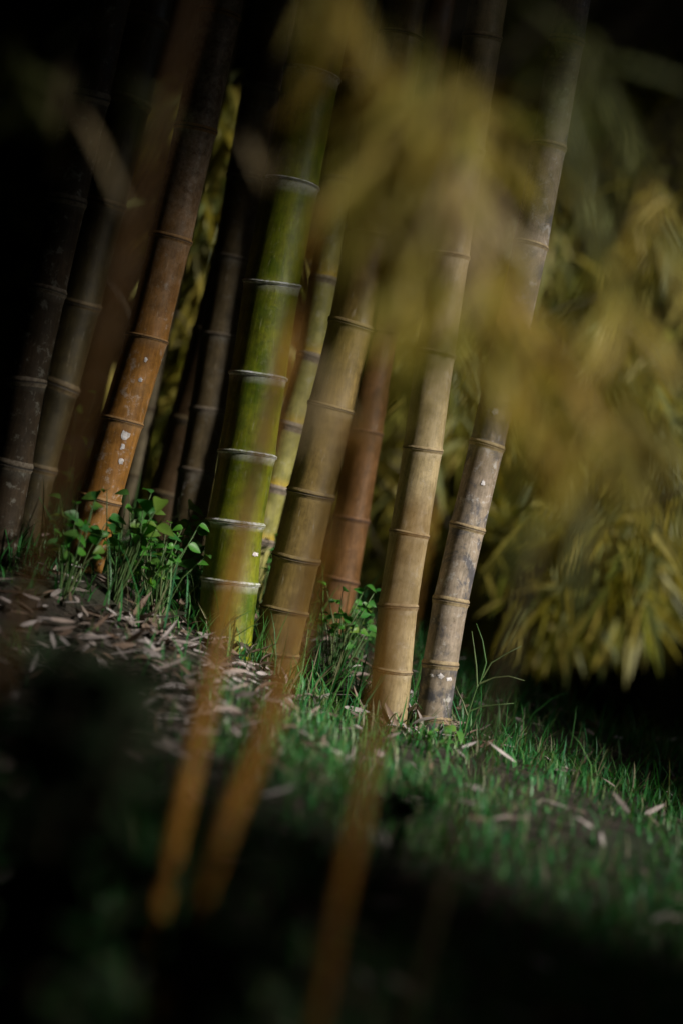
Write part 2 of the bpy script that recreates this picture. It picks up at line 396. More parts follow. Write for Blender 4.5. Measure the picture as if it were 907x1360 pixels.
def culm(name, label, key_data, mat, rmat, group, ring_h=1.0, top=None, top_mat=None):
    z, wpx, pts = key_data
    R0 = wpx * 0.545 / F_PX * z
    Ps = [P(px, py, z) for px, py in pts]
    foot = Ps[-1].copy(); foot_h = hgt(foot.x, foot.y)
    d = (Ps[-1] - Ps[-2]).normalized()
    sink = foot + d * (max(0.0, (foot.z - foot_h)) / max(.2, -d.z) + 0.05)
    root = empty(name, sink)
    tag(root, label, 'bamboo', group)
    me_i = mesh('internode', *_iv, mat); me_r = mesh('node_ring', *_rv, rmat)
    chain = Ps[:-1] + [sink]
    n = len(chain)
    for i in range(n - 1):
        a, b = chain[i + 1], chain[i]
        R = R0 * (1.0 - 0.004 * (n - i))
        ax = b - a; q = ax.to_track_quat('Z', 'Y')
        o = obj('internode', me_i, root); o.location = a - sink; o.rotation_mode = 'QUATERNION'
        o.rotation_quaternion = q @ Matrix.Rotation(random.uniform(0, 6.28), 3, 'Z').to_quaternion()
        o.scale = (R, R, ax.length)
        if i < n - 1:
            r = obj('node_ring', me_r, root); r.location = b - sink; r.rotation_mode = 'QUATERNION'
            r.rotation_quaternion = (q @ Matrix.Rotation(random.uniform(0, 6.28), 3, 'Z').to_quaternion()
                                     @ Matrix.Rotation(random.uniform(-.09, .09), 3, 'X').to_quaternion())
            r.scale = (R * 1.012, R * 1.012, R * ring_h * random.uniform(.7, 1.15))
    if top:
        a = chain[0]; dd = (chain[0] - chain[min(3, n - 1)]).normalized()
        pts_, rad = [], []
        Ltop = max(0.3, (top - a.z) / max(.3, dd.z))
        for t in np.linspace(0, 1, 7):
            pts_.append(a + dd * Ltop * t + Vector((.06 * t * t, -.1 * t * t, 0)) - sink); rad.append(R0 * .86 * (1 - .65 * t))
        obj('upper_culm', mesh('upper_culm', *tube(pts_, rad, 14), mat), root)
        return root, a + dd * Ltop
    return root, chain[0]

BW = (0.62, 0.64, 0.68)
cm = {}
cm['G'] = culm_mat('green_culm', (0.04, 0.09, 0.004), (0.24, 0.25, 0.007), BW, 0.6, rough=0.45, stripe=0.8, lichen=(.3, .31, .2), lichen_amt=.22, dark=(.06, .10, .012), dark_amt=.55)
cm['C'] = culm_mat('orange_culm', (0.20, 0.09, 0.02), (0.38, 0.19, 0.045), (.3, .25, .2), .3, lichen=(.45, .43, .42), lichen_amt=.45, dark=(.16, .09, .03), dark_amt=.5, grey_top=.8)
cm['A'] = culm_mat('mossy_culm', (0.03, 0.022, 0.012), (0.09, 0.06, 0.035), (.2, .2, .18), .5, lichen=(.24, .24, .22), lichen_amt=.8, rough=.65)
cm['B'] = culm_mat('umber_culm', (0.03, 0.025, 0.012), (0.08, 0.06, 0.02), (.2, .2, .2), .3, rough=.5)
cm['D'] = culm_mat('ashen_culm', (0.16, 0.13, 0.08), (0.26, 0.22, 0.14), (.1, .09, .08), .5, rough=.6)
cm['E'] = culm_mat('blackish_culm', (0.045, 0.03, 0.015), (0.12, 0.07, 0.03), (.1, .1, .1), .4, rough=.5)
cm['X'] = culm_mat('sooty_culm', (0.08, 0.06, 0.03), (0.20, 0.15, 0.08), (.28, .28, .28), .45, lichen=(.25, .25, .24), lichen_amt=.4, rough=.55)
cm['H'] = culm_mat('olive_culm', (0.21, 0.21, 0.05), (0.38, 0.35, 0.12), (.5, .5, .48), .3, above=(.52, .34, .02), above_amt=.85, lichen=(.42, .42, .36), lichen_amt=.35, dark=(.17, .17, .05), dark_amt=.4, rough=.5)
cm['I'] = culm_mat('thin_orange_culm', (0.25, 0.13, 0.03), (0.36, 0.2, 0.05), (.3, .25, .2), .2)
cm['J'] = culm_mat('brown_culm', (0.14, 0.10, 0.03), (0.24, 0.17, 0.06), (.3, .27, .22), .3, dark=(.12, .08, .03), dark_amt=.4, rough=.45)
cm['K'] = culm_mat('russet_culm', (0.15, 0.075, 0.025), (0.26, 0.13, 0.05), (.3, .2, .15), .3, rough=.5)
cm['L'] = culm_mat('tan_culm', (0.24, 0.19, 0.10), (0.36, 0.29, 0.17), (.5, .45, .38), .4, lichen=(.45, .42, .38), lichen_amt=.25, rough=.5)
cm['M'] = culm_mat('weathered_culm', (0.19, 0.15, 0.115), (0.33, 0.28, 0.225), (.4, .36, .3), .35, lichen=(.46, .46, .47), lichen_amt=.6, dark=(.05, .055, .075), dark_amt=.85, dark_at=.49, dark_scale=13, rough=.6)
cm['N'] = culm_mat('far_culm', (0.2, 0.15, 0.04), (0.3, 0.22, 0.07), (.3, .25, .2), .2)
cm['F'] = culm_mat('young_culm', (0.27, 0.13, 0.02), (0.40, 0.20, 0.035), (.3, .2, .1), .2)
cm['F1'] = culm_mat('brown_young_culm', (0.07, 0.033, 0.007), (0.12, 0.06, 0.012), (.2, .15, .1), .2)
cm['F5'] = culm_mat('dusky_young_culm', (0.045, 0.04, 0.02), (0.08, 0.065, 0.03), (.1, .1, .05), .2)
cm['Q'] = cm['B']
RW = ring_mat('waxy_white_ring', (0.56, 0.58, 0.62), (0.17, 0.20, 0.06), (.16, .17, .10))
RT = ring_mat('tan_ring', (0.30, 0.235, 0.13), (0.17, 0.12, 0.07), (.06, .045, .03))
RD = ring_mat('dark_ring', (0.15, 0.11, 0.05), (0.08, 0.055, 0.03), (.03, .025, .02))
RG = ring_mat('grey_ring', (0.24, 0.20, 0.15), (0.10, 0.075, 0.05), (.035, .03, .025))
RO = ring_mat('orange_ring', (0.30, 0.17, 0.06), (0.16, 0.09, 0.04), (.05, .035, .025))
RJ = ring_mat('brown_ring', (0.20, 0.145, 0.055), (0.12, 0.085, 0.04), (.035, .028, .02))
RK = ring_mat('russet_ring', (0.22, 0.11, 0.045), (0.12, 0.06, 0.03), (.035, .025, .02))
LAB = dict(
    G=('thick yellow green bamboo culm with bright white node rings', RW, .36),
    C=('orange bamboo culm speckled with pale lichen, rising from leafy green weeds', RO, .55),
    A=('dark mossy bamboo culm with crusty grey lichen beside a thin pale-edged culm', RG, 1.0),
    Q=('shadowed bamboo culm behind the crusty lichen culm', RD, .8),
    B=('shadowed umber bamboo culm between lichen crusted culm and orange culm', RD, .8),
    D=('slender ashen bamboo culm close behind the orange culm', RD, .8),
    E=('blackish bamboo culm close to the grey brown one beside the green culm', RD, .8),
    X=('grey brown sooty bamboo culm directly beside the thick green culm', RG, .55),
    H=('knobbly olive bamboo culm with orange yellow patches above its nodes', RG, 1.1),
    I=('very thin orange bamboo culm behind the knobbly olive culm', RD, .9),
    J=('thick brown bamboo culm standing between green culm and russet culm', RJ, .55),
    K=('russet bamboo culm standing behind the thick brown culm', RK, .55),
    L=('smooth pale tan bamboo culm standing beside the weathered blotched culm', RT, .65),
    M=('weathered bamboo culm blotched with blue grey stains at the lawn edge', RT, .75),
    F1=('blurred orange brown young culm in front of the orange speckled culm', RD, 1.0),
    F2=('blurred young orange culm crossing in front of the green culm', RD, 1.0),
    F3=('blurred golden young culm crossing in front of the brown culm foot', RD, 1.0),
    F4=('blurred pale orange young culm in front of the tan culm foot', RD, 1.0),
    F5=('blurred dusky thin culm in front of the dark background and lawn', RD, 1.0),
)
culm_roots, tops = {}, {}
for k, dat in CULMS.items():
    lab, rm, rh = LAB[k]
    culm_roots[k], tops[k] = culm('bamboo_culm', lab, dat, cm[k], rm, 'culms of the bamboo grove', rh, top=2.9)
for k, dat in FRONT.items():
    lab, rm, rh = LAB[k]
    culm_roots[k], tops[k] = culm('young_bamboo_culm', lab, dat, cm['F5'] if k == 'F5' else cm['F1'] if k == 'F1' else cm['F'], rm, 'young culms close to the lens', rh, top=2.6 if k in ('F1',) else None)

# ------------------------------------------------------------------ unseen leaf roof over the grove, added for shade with gaps cut for sun
CR = {k: tops[k] for k in CULMS}
keys = list(CR)
NROOF = 85000
O = np.stack([RNG.uniform(-3.6, 4.2, NROOF), RNG.uniform(-1.8, 11.5, NROOF), RNG.uniform(2.05, 3.3, NROOF)], 1)
O[:, 2] += 0.12 * (O[:, 1] > 6) * (O[:, 1] - 6)
extra = np.stack([RNG.uniform(-2.2, .3, 9000), RNG.uniform(-1.5, 3.0, 9000), RNG.uniform(1.75, 2.3, 9000)], 1)
O = np.concatenate([O, extra]); O = O[shaded_keep(O)]
tp = np.array([list(CR[k]) for k in keys])
own = np.argmin((O[:, None, 0] - tp[None, :, 0]) ** 2 * 1.0 + (O[:, None, 1] - tp[None, :, 1]) ** 2 * .55 + 0.15 * RNG.random((len(O), len(keys))), axis=1)
for i, k in enumerate(keys):
    o_ = O[own == i]
    if len(o_) == 0: continue
    root = culm_roots[k]
    D = RNG.normal(size=(len(o_), 3)); D[:, 2] = -np.abs(D[:, 2]) * .6
    me = leaf_cloud('foliage', o_ - np.array(root.location), D, RNG.uniform(.22, .36, len(o_)), RNG.uniform(.06, .09, len(o_)), M_CANOPY)
    c = obj('foliage', me, root); c['kind'] = 'stuff'
    # limbs that carry the crown
    VV, FF = [], []
    for j in range(7 if k not in 'DI' else 1):
        e = o_[RNG.integers(len(o_))]; s = np.array(CR[k]) - np.array([0, 0, RNG.uniform(.05, .5)])
        mid = (s + e) / 2 + np.array([0, 0, .15])
        tv, tf = tube([Vector(s - np.array(root.location)), Vector(mid - np.array(root.location)), Vector(e - np.array(root.location))], [.009, .006, .003], 5)
        b = len(VV); VV += tv; FF += [tuple(x + b for x in f) for f in tf]
    obj('limbs', mesh('limbs', VV, FF, M_TWIG), root)['kind'] = 'stuff'

# ------------------------------------------------------------------ thickets round the clearing; those out of frame are added to block light
THICK = [  # x, y, spread x, spread y, leaves, label
    (3.3, -1.0, 1.0, 1.3, 7000, 'unseen leafy bamboo thicket added for shade beyond the clearing, sunny corner behind the photographer'),
    (3.4, 1.4, .8, 1.3, 9000, 'unseen leafy bamboo thicket added for shade, closing the sunny side near the photographer'),
    (3.5, 3.7, .8, 1.3, 9000, 'unseen leafy bamboo thicket added for shade on the sunny side level with the culms'),
    (4.0, 6.2, .9, 1.4, 8000, 'unseen leafy bamboo thicket added for shade at the far corner past the lawn'),
    (-3.3, 0.5, .8, 1.5, 7000, 'unseen leafy bamboo thicket added to block light on the shaded side near the photographer'),
    (-3.2, 3.2, .8, 1.5, 7000, 'unseen leafy bamboo thicket added to block light on the shaded side level with the culms'),
    (-3.4, 6.2, 1.0, 1.5, 7000, 'unseen leafy bamboo thicket added to block light on the shaded side behind the culms'),
    (-1.8, -2.4, 1.5, .7, 6000, 'unseen leafy bamboo thicket added to block light behind the photographer, shaded side'),
    (1.2, -2.5, 1.5, .7, 6000, 'unseen leafy bamboo thicket added to block light behind the photographer, sunny side'),
    (-1.8, 9.6, 1.5, .8, 9000, 'dark bamboo thicket closing the view behind the shadowed culms'),
    (0.8, 9.8, 1.4, .8, 9000, 'dark bamboo thicket closing the view behind the tan culm'),
    (3.2, 9.6, 1.5, .8, 9000, 'dark bamboo thicket closing the view behind the hanging foliage'),
]
M_TC = culm_mat('thicket_culm', (0.03, 0.03, 0.012), (0.06, 0.055, 0.025))
for (x, y, sx, sy, n, lab) in THICK:
    h = hgt(x, y)
    root = empty('bamboo_thicket', (x, y, h)); tag(root, lab, 'bamboo', 'bamboo thickets round the clearing')
    for j in range(5):
        bx, by = random.uniform(-sx, sx) * .7, random.uniform(.3, .9) * sy if y > 9 else random.uniform(-sy, sy) * .7
        tvf = tube([(bx, by, -.15), (bx + .05, by, 1.2), (bx + random.uniform(-.2, .2), by + random.uniform(-.2, .2), 2.6), (bx + random.uniform(-.5, .5), by + random.uniform(-.5, .5), 3.8)], [.03, .027, .02, .008], 8)
        obj('culm', mesh('culm', *tvf, M_TC), root)
    if y > 9: n = int(n * 2.2)
    zz = RNG.uniform(0.0, 5.2 if y > 9 else 3.9, n)
    o_ = np.stack([RNG.uniform(-1.25 * sx, 1.25 * sx, n), RNG.uniform(-1.25 * sy, 1.25 * sy, n), zz], 1)
    keep = shaded_keep(o_ + np.array([x, y, h])) if x > 2 and y < 7.5 or y < -2 else np.ones(n, bool)
    o_ = o_[keep]
    D = RNG.normal(size=(len(o_), 3)); D[:, 2] = -np.abs(D[:, 2]) * .7
    c = obj('foliage', leaf_cloud('foliage', o_, D, RNG.uniform(.26, .42, len(o_)), RNG.uniform(.07, .11, len(o_)), M_CANOPY), root)
    c['kind'] = 'stuff'

# ------------------------------------------------------------------ background bamboo with hanging sprays (seen out of focus)
def sprays(centres, n_leaf, spread, rngs, L, W, down=.9):
    Os, Ds = [], []
    for c in centres:
        d0 = RNG.normal(size=3) * .6; d0[2] = -down; d0 /= np.linalg.norm(d0)
        m = RNG.integers(*n_leaf)
        o_ = c + RNG.normal(size=(m, 3)) * spread
        dd = d0 + RNG.normal(size=(m, 3)) * .45
        Os.append(o_); Ds.append(dd)
    O = np.concatenate(Os); D = np.concatenate(Ds); n = len(O)
    return O, D, RNG.uniform(*L, n), RNG.uniform(*W, n)

def back_bamboo(label, region, n, foot, ncul=3):
    """region: list of (px0,py0,px1,py1,z0,z1,weight)"""
    root = empty('background_bamboo', foot); tag(root, label, 'bamboo', 'leafy bamboos behind the grove')
    fx = np.array(foot)
    C = []
    ws = np.array([r[6] for r in region], float); ws /= ws.sum()
    for r, wgt in zip(region, ws):
        for _ in range(int(n * wgt)):
            px = random.uniform(r[0], r[2]); py = random.uniform(r[1], r[3])
            p = P(px, py, random.uniform(r[4], r[5])); C.append(list(p))
    C = np.array(C)
    O, D, L, W = sprays(C, (5, 9), .03, None, (.09, .16), (.010, .017))
    c = obj('foliage', leaf_cloud('foliage', O - fx, D, L, W, M_BACK, fine=True, droop=.35), root); c['kind'] = 'stuff'
    for j in range(ncul):
        e = C[RNG.integers(len(C))]; e2 = C[RNG.integers(len(C))].copy(); e2[2] = max(e2[2], 1.9)
        off = np.array([random.uniform(-.15, .15), random.uniform(-.1, .1), -.05])
        off[1] += .9; tv = tube([Vector(off), Vector(off * .9 + (e - fx) * np.array([.15, 0, .35])), Vector((e - fx) * np.array([.5, 0, .9]) + np.array([0, .7, 0])), Vector(e - fx + np.array([0, .35, .15]))], [.014, .012, .008, .002], 8)
        obj('culm', mesh('culm', *tv, M_TC), root)
    VV, FF = [], []
    for j in range(40):
        e = C[RNG.integers(len(C))]; s = e + np.array([random.uniform(-.3, .3), random.uniform(-.2, .2), random.uniform(.1, .35)])
        tv, tf = tube([Vector(s - fx), Vector((s + e) / 2 + np.array([0, 0, .03]) - fx), Vector(e - fx)], [.004, .003, .002], 4)
        b = len(VV); VV += tv; FF += [tuple(x + b for x in f) for f in tf]
    obj('twigs', mesh('twigs', VV, FF, M_TWIG), root)['kind'] = 'stuff'
    return root
def gp(x, y): return (x, y, hgt(x, y))
back_bamboo('drooping olive leaved bamboo hanging over the dark hollow past the lawn',
            [(640, 520, 900, 800, 6.3, 7.2, 3), (690, 60, 930, 560, 6.8, 7.8, 2.6), (660, 680, 850, 800, 5.9, 6.3, .9)], 1500, gp(1.25, 6.9), 3)
back_bamboo('yellowish leafy bamboo behind the gap between orange and blackish culms',
            [(235, 120, 360, 500, 5.7, 6.3, 2), (175, 480, 300, 690, 5.7, 6.2, 1)], 560, gp(-.75, 6.8), 2)
back_bamboo('olive leafy bamboo behind the russet and tan culms',
            [(440, 420, 640, 840, 6.2, 7.0, 3)], 420, gp(.12, 7.0), 3)

# ------------------------------------------------------------------ blades of leaf for single leaves
def blade(name, mat, curve, fold=.25, ovate=False, n=7):
    V, Fc = [], []
    for i in range(n):
        u = i / (n - 1)
        wd = (math.sin(math.pi * min(1, u * .92 + .06)) ** .8) * (1 - u * .35) if not ovate else (math.sin(math.pi * u ** .62)) ** .85
        wd = max(wd, .02) * .5
        zc = -curve * u * u
        fz = fold * wd * (1 if ovate else .2)
        V += [(u, -wd, zc + fz), (u, 0, zc), (u, wd, zc + fz)]
    for i in range(n - 1):
        a = i * 3
        Fc += [(a, a + 3, a + 4, a + 1), (a + 1, a + 4, a + 5, a + 2)]
    return mesh(name, V, Fc, mat)

def place_leaf(me, root, at, d, nrm, L, W, name='leaf'):
    d = Vector(d).normalized(); s = Vector(nrm).cross(d)
    if s.length < 1e-3: s = d.orthogonal()
    s.normalize(); nn = d.cross(s)
    o = obj(name, me, root)
    M = Matrix(((d.x * L, s.x * W, nn.x * L, 0), (d.y * L, s.y * W, nn.y * L, 0), (d.z * L, s.z * W, nn.z * L, 0), (0, 0, 0, 1)))
    o.matrix_basis = Matrix.Translation(Vector(at) - (root.location if root else Vector())) @ M
    return o
B_GOLD = [blade('leaf', M_GOLD, c) for c in (.1, .25, .4)]
B_PALE = [blade('leaf', M_PALE, c) for c in (.15, .3)]
B_OLIV = [blade('leaf', M_OLIVE, c) for c in (.15, .3)]

SPRAYS = [  # start px, end px, depth, leaves, length, set, label
    ((395, -90), (450, 40), 2.25, 6, .085, B_GOLD, 'golden leaf spray hanging over the top of the green culm'),
    ((470, -40), (515, 190), 2.3, 10, .10, B_GOLD, 'long golden leaf spray hanging before the upper brown culm'),
    ((570, 40), (495, 290), 2.25, 12, .10, B_GOLD, 'bright golden leaf spray drooping across the brown culm'),
    ((640, 100), (555, 350), 2.2, 13, .11, B_GOLD, 'broad golden leaf spray drooping across the tan culm'),
    ((560, 60), (690, 190), 2.35, 9, .09, B_GOLD, 'dim golden leaf spray hanging before the upper weathered culm'),
    ((610, 200), (655, 310), 2.2, 7, .08, B_PALE, 'pale straw leaf spray between tan and weathered culms'),
    ((740, 110), (760, 230), 2.2, 6, .08, B_OLIV, 'dim olive leaf spray above the weathered culm'),
    ((640, 330), (655, 470), 2.3, 10, .10, B_GOLD, 'golden leaf spray hiding the middle of the weathered culm'),
    ((660, 400), (760, 500), 2.3, 12, .11, B_GOLD, 'bright golden leaf spray reaching from the weathered culm over the background'),
    ((760, 420), (850, 560), 2.35, 12, .11, B_GOLD, 'golden leaf spray hanging before the dark background foliage'),
    ((840, 500), (895, 620), 1.95, 7, .10, B_GOLD, 'golden brown leaf spray at the edge of the background foliage'),
    ((600, 330), (560, 540), 2.4, 8, .10, B_GOLD, 'thin golden leaf spray trailing down the tan culm'),
    ((720, 560), (770, 690), 2.3, 7, .10, B_OLIV, 'olive leaf spray hanging below the golden ones before the background'),
    ((865, 230), (880, 370), 2.3, 6, .09, B_GOLD, 'dusky leaf spray hanging against the darkest background'),
    ((520, 20), (470, 210), 2.35, 8, .09, B_GOLD, 'soft golden leaf spray before the olive and brown culms'),
    ((600, 150), (540, 300), 2.3, 9, .10, B_GOLD, 'dense golden leaf spray between brown and tan culms'),
    ((690, 300), (700, 440), 2.35, 9, .10, B_GOLD, 'ragged golden leaf spray before the blotched weathered culm'),
    ((600, 60), (640, 240), 2.35, 9, .10, B_GOLD, 'golden leaf spray veiling the upper tan culm'),
    ((800, 330), (850, 460), 2.3, 8, .09, B_GOLD, 'golden leaf spray against the dusky background above the bright sprays'),
    ((640, 430), (720, 560), 2.25, 10, .09, B_GOLD, 'feathery golden leaf spray below the bright one on the weathered culm'),
    ((740, 480), (800, 640), 2.2, 10, .09, B_GOLD, 'feathery golden leaf spray hanging lowest before the background foliage'),
    ((520, 230), (530, 420), 2.3, 10, .09, B_GOLD, 'feathery golden leaf spray hanging along the brown culm'),
    ((320, 180), (385, 220), 2.4, 4, .06, B_PALE, 'small tan leaf spray before the green culm'),
    ((420, 430), (440, 540), 2.3, 5, .07, B_PALE, 'small pale leaf spray before the middle of the brown culm'),
    ((760, 20), (830, 170), 2.3, 7, .09, B_OLIV, 'dim olive leaf spray high against the darkest background'),
    ((690, -20), (730, 110), 2.3, 7, .09, B_OLIV, 'dim olive leaf spray above the tan culm top'),
    ((80, 60), (110, 170), 2.4, 2, .10, B_PALE, 'lone pale leaf twig before the shadowed culms'),
    ((170, 90), (205, 160), 2.4, 4, .06, B_OLIV, 'small olive leaf twig before the upper orange culm'),
    ((10, 40), (45, 130), 2.4, 5, .09, B_OLIV, 'dull green leaf twig before the crusty lichen culm'),
]
for (a, b, z, n, Lf, bs, lab) in SPRAYS:
    A_, B_ = P(*a, z), P(*b, z + random.uniform(-.1, .1))
    up_end = A_ + (A_ - B_) * .5 + Vector((random.uniform(.25, .5), random.uniform(-.2, .2), .35))
    root = empty('leaf_spray', A_); tag(root, lab, 'bamboo leaves', 'leaf sprays hanging close to the lens')
    mid = (A_ + B_) / 2 + Vector((0, 0, .01))
    twig = obj('twig', mesh('twig', *tube([up_end - A_, Vector((0, 0, 0)), mid - A_, B_ - A_], [.0004, .0009, .0009, .0006], 6), M_TWIG), root)
    tw = (B_ - A_).normalized()
    n = int(n * (1.45 if bs is B_GOLD else 1.4))
    for i in range(n):
        t = (i + .5) / n
        p = A_.lerp(B_, t)
        sd = tw.cross(_fw).normalized() * (1 if i % 2 else -1)
        d = tw * .8 + sd * random.uniform(.1, .8) + Vector((0, 0, -.45)) + Vector([random.gauss(0, .22) for _ in range(3)])
        nrm = -_fw * 1.0 + Vector([random.gauss(0, .5) for _ in range(3)]) + Vector((.5, 0, .5))
        lf = place_leaf(random.choice(bs), root, p, d, nrm, Lf * random.uniform(.8, 1.4), Lf * random.uniform(.10, .16)); lf.parent = twig

# ------------------------------------------------------------------ grass (stuff)
def grass(name, n, xr, yr, hr, label, dens, wd=(.0014, .0046)):
    x = RNG.uniform(*xr, n); y = RNG.uniform(*yr, n)
    k = RNG.random(n) < dens(x, y); x, y = x[k], y[k]; n = len(x)
    z = height(x, y)
    L = RNG.uniform(*hr, n) * (0.6 + .8 * RNG.random(n) ** 2); W = RNG.uniform(*wd, n)
    a = RNG.uniform(0, 2 * np.pi, n); lean = RNG.uniform(.1, .9, n)
    ld = np.stack([np.cos(a), np.sin(a), np.zeros(n)], 1); sd = np.stack([-np.sin(a), np.cos(a), np.zeros(n)], 1)
    us = np.array([0, 0, .4, .4, .75, .75, 1]); vs = np.array([-.5, .5, -.45, .45, -.3, .3, 0])
    base = np.stack([x, y, z - .005], 1)
    V = base[:, None, :] + sd[:, None, :] * (vs[None, :, None] * W[:, None, None]) + ld[:, None, :] * ((us ** 1.8)[None, :, None] * (L * lean)[:, None, None])
    V[:, :, 2] += us[None, :] * L[:, None] * (1 - .35 * us[None, :] * lean[:, None])
    fl = [0, 1, 3, 2, 2, 3, 5, 4, 4, 5, 6]
    loops = (np.array(fl)[None] + (np.arange(n) * 7)[:, None]).ravel()
    o = obj(name, np_mesh(name, V.reshape(-1, 3), loops, np.tile([4, 4, 3], n), M_GRASS))
    tag(o, label, 'grass', kind='stuff')
    return o
def vnoise(x, y, s, seed):
    r = np.random.default_rng(seed); f = np.zeros_like(x)
    for _ in range(7):
        a = r.uniform(0, 6.28); k = s * r.uniform(.6, 1.8)
        f += np.sin((x * np.cos(a) + y * np.sin(a)) * k + r.uniform(0, 6.28))
    return f / 7
LIT = [ground_hit(300, 880), ground_hit(500, 945), ground_hit(240, 930), ground_hit(560, 965), ground_hit(380, 850), ground_hit(120, 930), ground_hit(90, 840), ground_hit(200, 850)]
def litter_d(x, y):
    f = np.zeros_like(x)
    for p, r in zip(LIT, (.15, .11, .14, .08, .12, .15, .12, .12)):
        f = np.maximum(f, np.exp(-((x - p.x) ** 2 + ((y - p.y) * .7) ** 2) / r ** 2))
    return f
grass('lawn_grass', 110000, (-1.9, 2.1), (2.2, 5.4), (.025, .06), 'short green grass growing over the grove floor',
      lambda x, y: np.clip(.62 + .9 * vnoise(x, y, 9, 3) - .75 * litter_d(x, y) - .1 * (x < -.25), .05, 1))
grass('tall_grass', 3200, (.15, 1.6), (4.2, 5.1), (.05, .10), 'taller grass fringe along the lawn edge before the dark hollow',
      lambda x, y: np.clip(.6 + .8 * vnoise(x, y, 12, 5), .1, 1), (.002, .004))
grass('weedy_grass', 6000, (-1.1, .15), (4.15, 5.2), (.05, .15), 'weedy grass tufts round the culm feet',
      lambda x, y: np.clip(.4 + 1.0 * vnoise(x, y, 10, 8), 0, 1), (.002, .005))

# ------------------------------------------------------------------ dry leaves
B_DRY = []
for c, f in ((.35, .8), (-.3, .5), (.12, 1.3), (.55, .3)):
    B_DRY.append(blade('dry_leaf', M_DRY, c, f))
def dry_leaf_matrix(x, y):
    z = hgt(x, y)
    a = random.uniform(0, 6.28); d = Vector((math.cos(a), math.sin(a), random.uniform(-.15, .5)))
    nrm = Vector((random.gauss(0, .6), random.gauss(0, .6), 1))
    return Vector((x, y, z + random.uniform(.004, .02))), d, nrm
MARK = dict(G='before the green culm', C='below the orange culm', J='before the brown culm', L='before the tan culm', M='on the lawn before the weathered culm', K='beside the russet culm')
def near_mark(x, y):
    k = min(MARK, key=lambda k: (culm_roots[k].location.x - x) ** 2 + (culm_roots[k].location.y - y) ** 2)
    return MARK[k]
n_ind = 0
while n_ind < 200:
    px, py = random.uniform(150, 700), random.uniform(790, 1080)
    p = ground_hit(px, py)
    dens = litter_d(np.array([p.x]), np.array([p.y]))[0]
    if random.random() > dens * 1.3 + .10: continue
    at, d, nrm = dry_leaf_matrix(p.x, p.y)
    L = random.uniform(.025, .07)
    o = place_leaf(random.choice(B_DRY), None, at, d, nrm, L, L * random.uniform(.14, .24), 'dry_leaf')
    w_ = near_mark(p.x, p.y); tag(o, 'curled dry bamboo leaf fallen ' + w_, 'dry leaf', 'fallen dry leaves ' + w_)
    n_ind += 1
for k in 'GJLM':
    f = culm_roots[k].location; R = CULMS[k][1] * .55 / F_PX * CULMS[k][0]
    for i in range(15):
        a = random.uniform(math.pi * .9, math.pi * 2.2); rr = R + random.uniform(.004, .05)
        x, y = f.x + rr * math.cos(a), f.y + rr * math.sin(a)
        d = Vector((-math.cos(a) * random.uniform(-.6, 1), -math.sin(a) * random.uniform(-.6, 1), random.uniform(-.1, .9))) + Vector([random.gauss(0, .4) for _ in range(3)])
        L = random.uniform(.02, .055)
        o = place_leaf(random.choice(B_DRY), None, Vector((x, y, hgt(x, y) + random.uniform(.004, .018))), d, Vector((random.gauss(0, .6), -.4, 1)), L, L * random.uniform(.15, .25), 'dry_leaf')
        w_ = dict(G='green', J='brown', L='tan', M='weathered')[k]; tag(o, 'dry bamboo leaf heaped against the foot of the %s culm' % w_, 'dry leaf', 'dry leaves heaped at the %s culm foot' % w_)
xs = RNG.uniform(-1.8, 2.0, 60000); ys = RNG.uniform(2.3, 5.6, 60000)
kk = RNG.random(60000) < .035 + .45 * litter_d(xs, ys) + .03 * (xs < -.3); xs, ys = xs[kk], ys[kk]; n = len(xs)
O = np.stack([xs, ys, height(xs, ys) + RNG.uniform(.002, .018, n)], 1)
a = RNG.uniform(0, 6.28, n); D = np.stack([np.cos(a), np.sin(a), RNG.uniform(-.1, .35, n)], 1)
Nn = RNG.normal(size=(n, 3)) * .5 + np.array([0, 0, 1])
lit = obj('leaf_litter', leaf_cloud('leaf_litter', O, D, RNG.uniform(.02, .06, n), RNG.uniform(.005, .011, n), M_DRY, True, -.1, Nn))
tag(lit, 'litter of pale dry bamboo leaves scattered over the grove floor', 'leaf litter', kind='stuff')

# dry culm sheath lying by the weeds
def sheath(px0, py0, px1, py1, label):
    a = ground_hit(px0, py0); b = ground_hit(px1, py1); a.z += .012; b.z += .035
    V, Fc = [], []
    d = (b - a); s = d.cross(Vector((0, 0, 1))).normalized(); n = s.cross(d).normalized()
    for i in range(9):
        u = i / 8; wd = .016 * (1 - .75 * u ** 2) + .002
        for k in range(7):
            v = (k / 6 - .5) * 2
            V.append(d * u + s * wd * v + n * (.010 * v * v * (1 - u * .5) + .012 * math.sin(u * 3)) )
    for i in range(8):
        for k in range(6):
            j = i * 7 + k; Fc.append((j, j + 1, j + 8, j + 7))
    o = obj('culm_sheath', mesh('culm_sheath', V, Fc, M_DRY), None, a); tag(o, label, 'culm sheath')
sheath(198, 850, 250, 822, 'dry papery culm sheath lying beneath the green weeds')

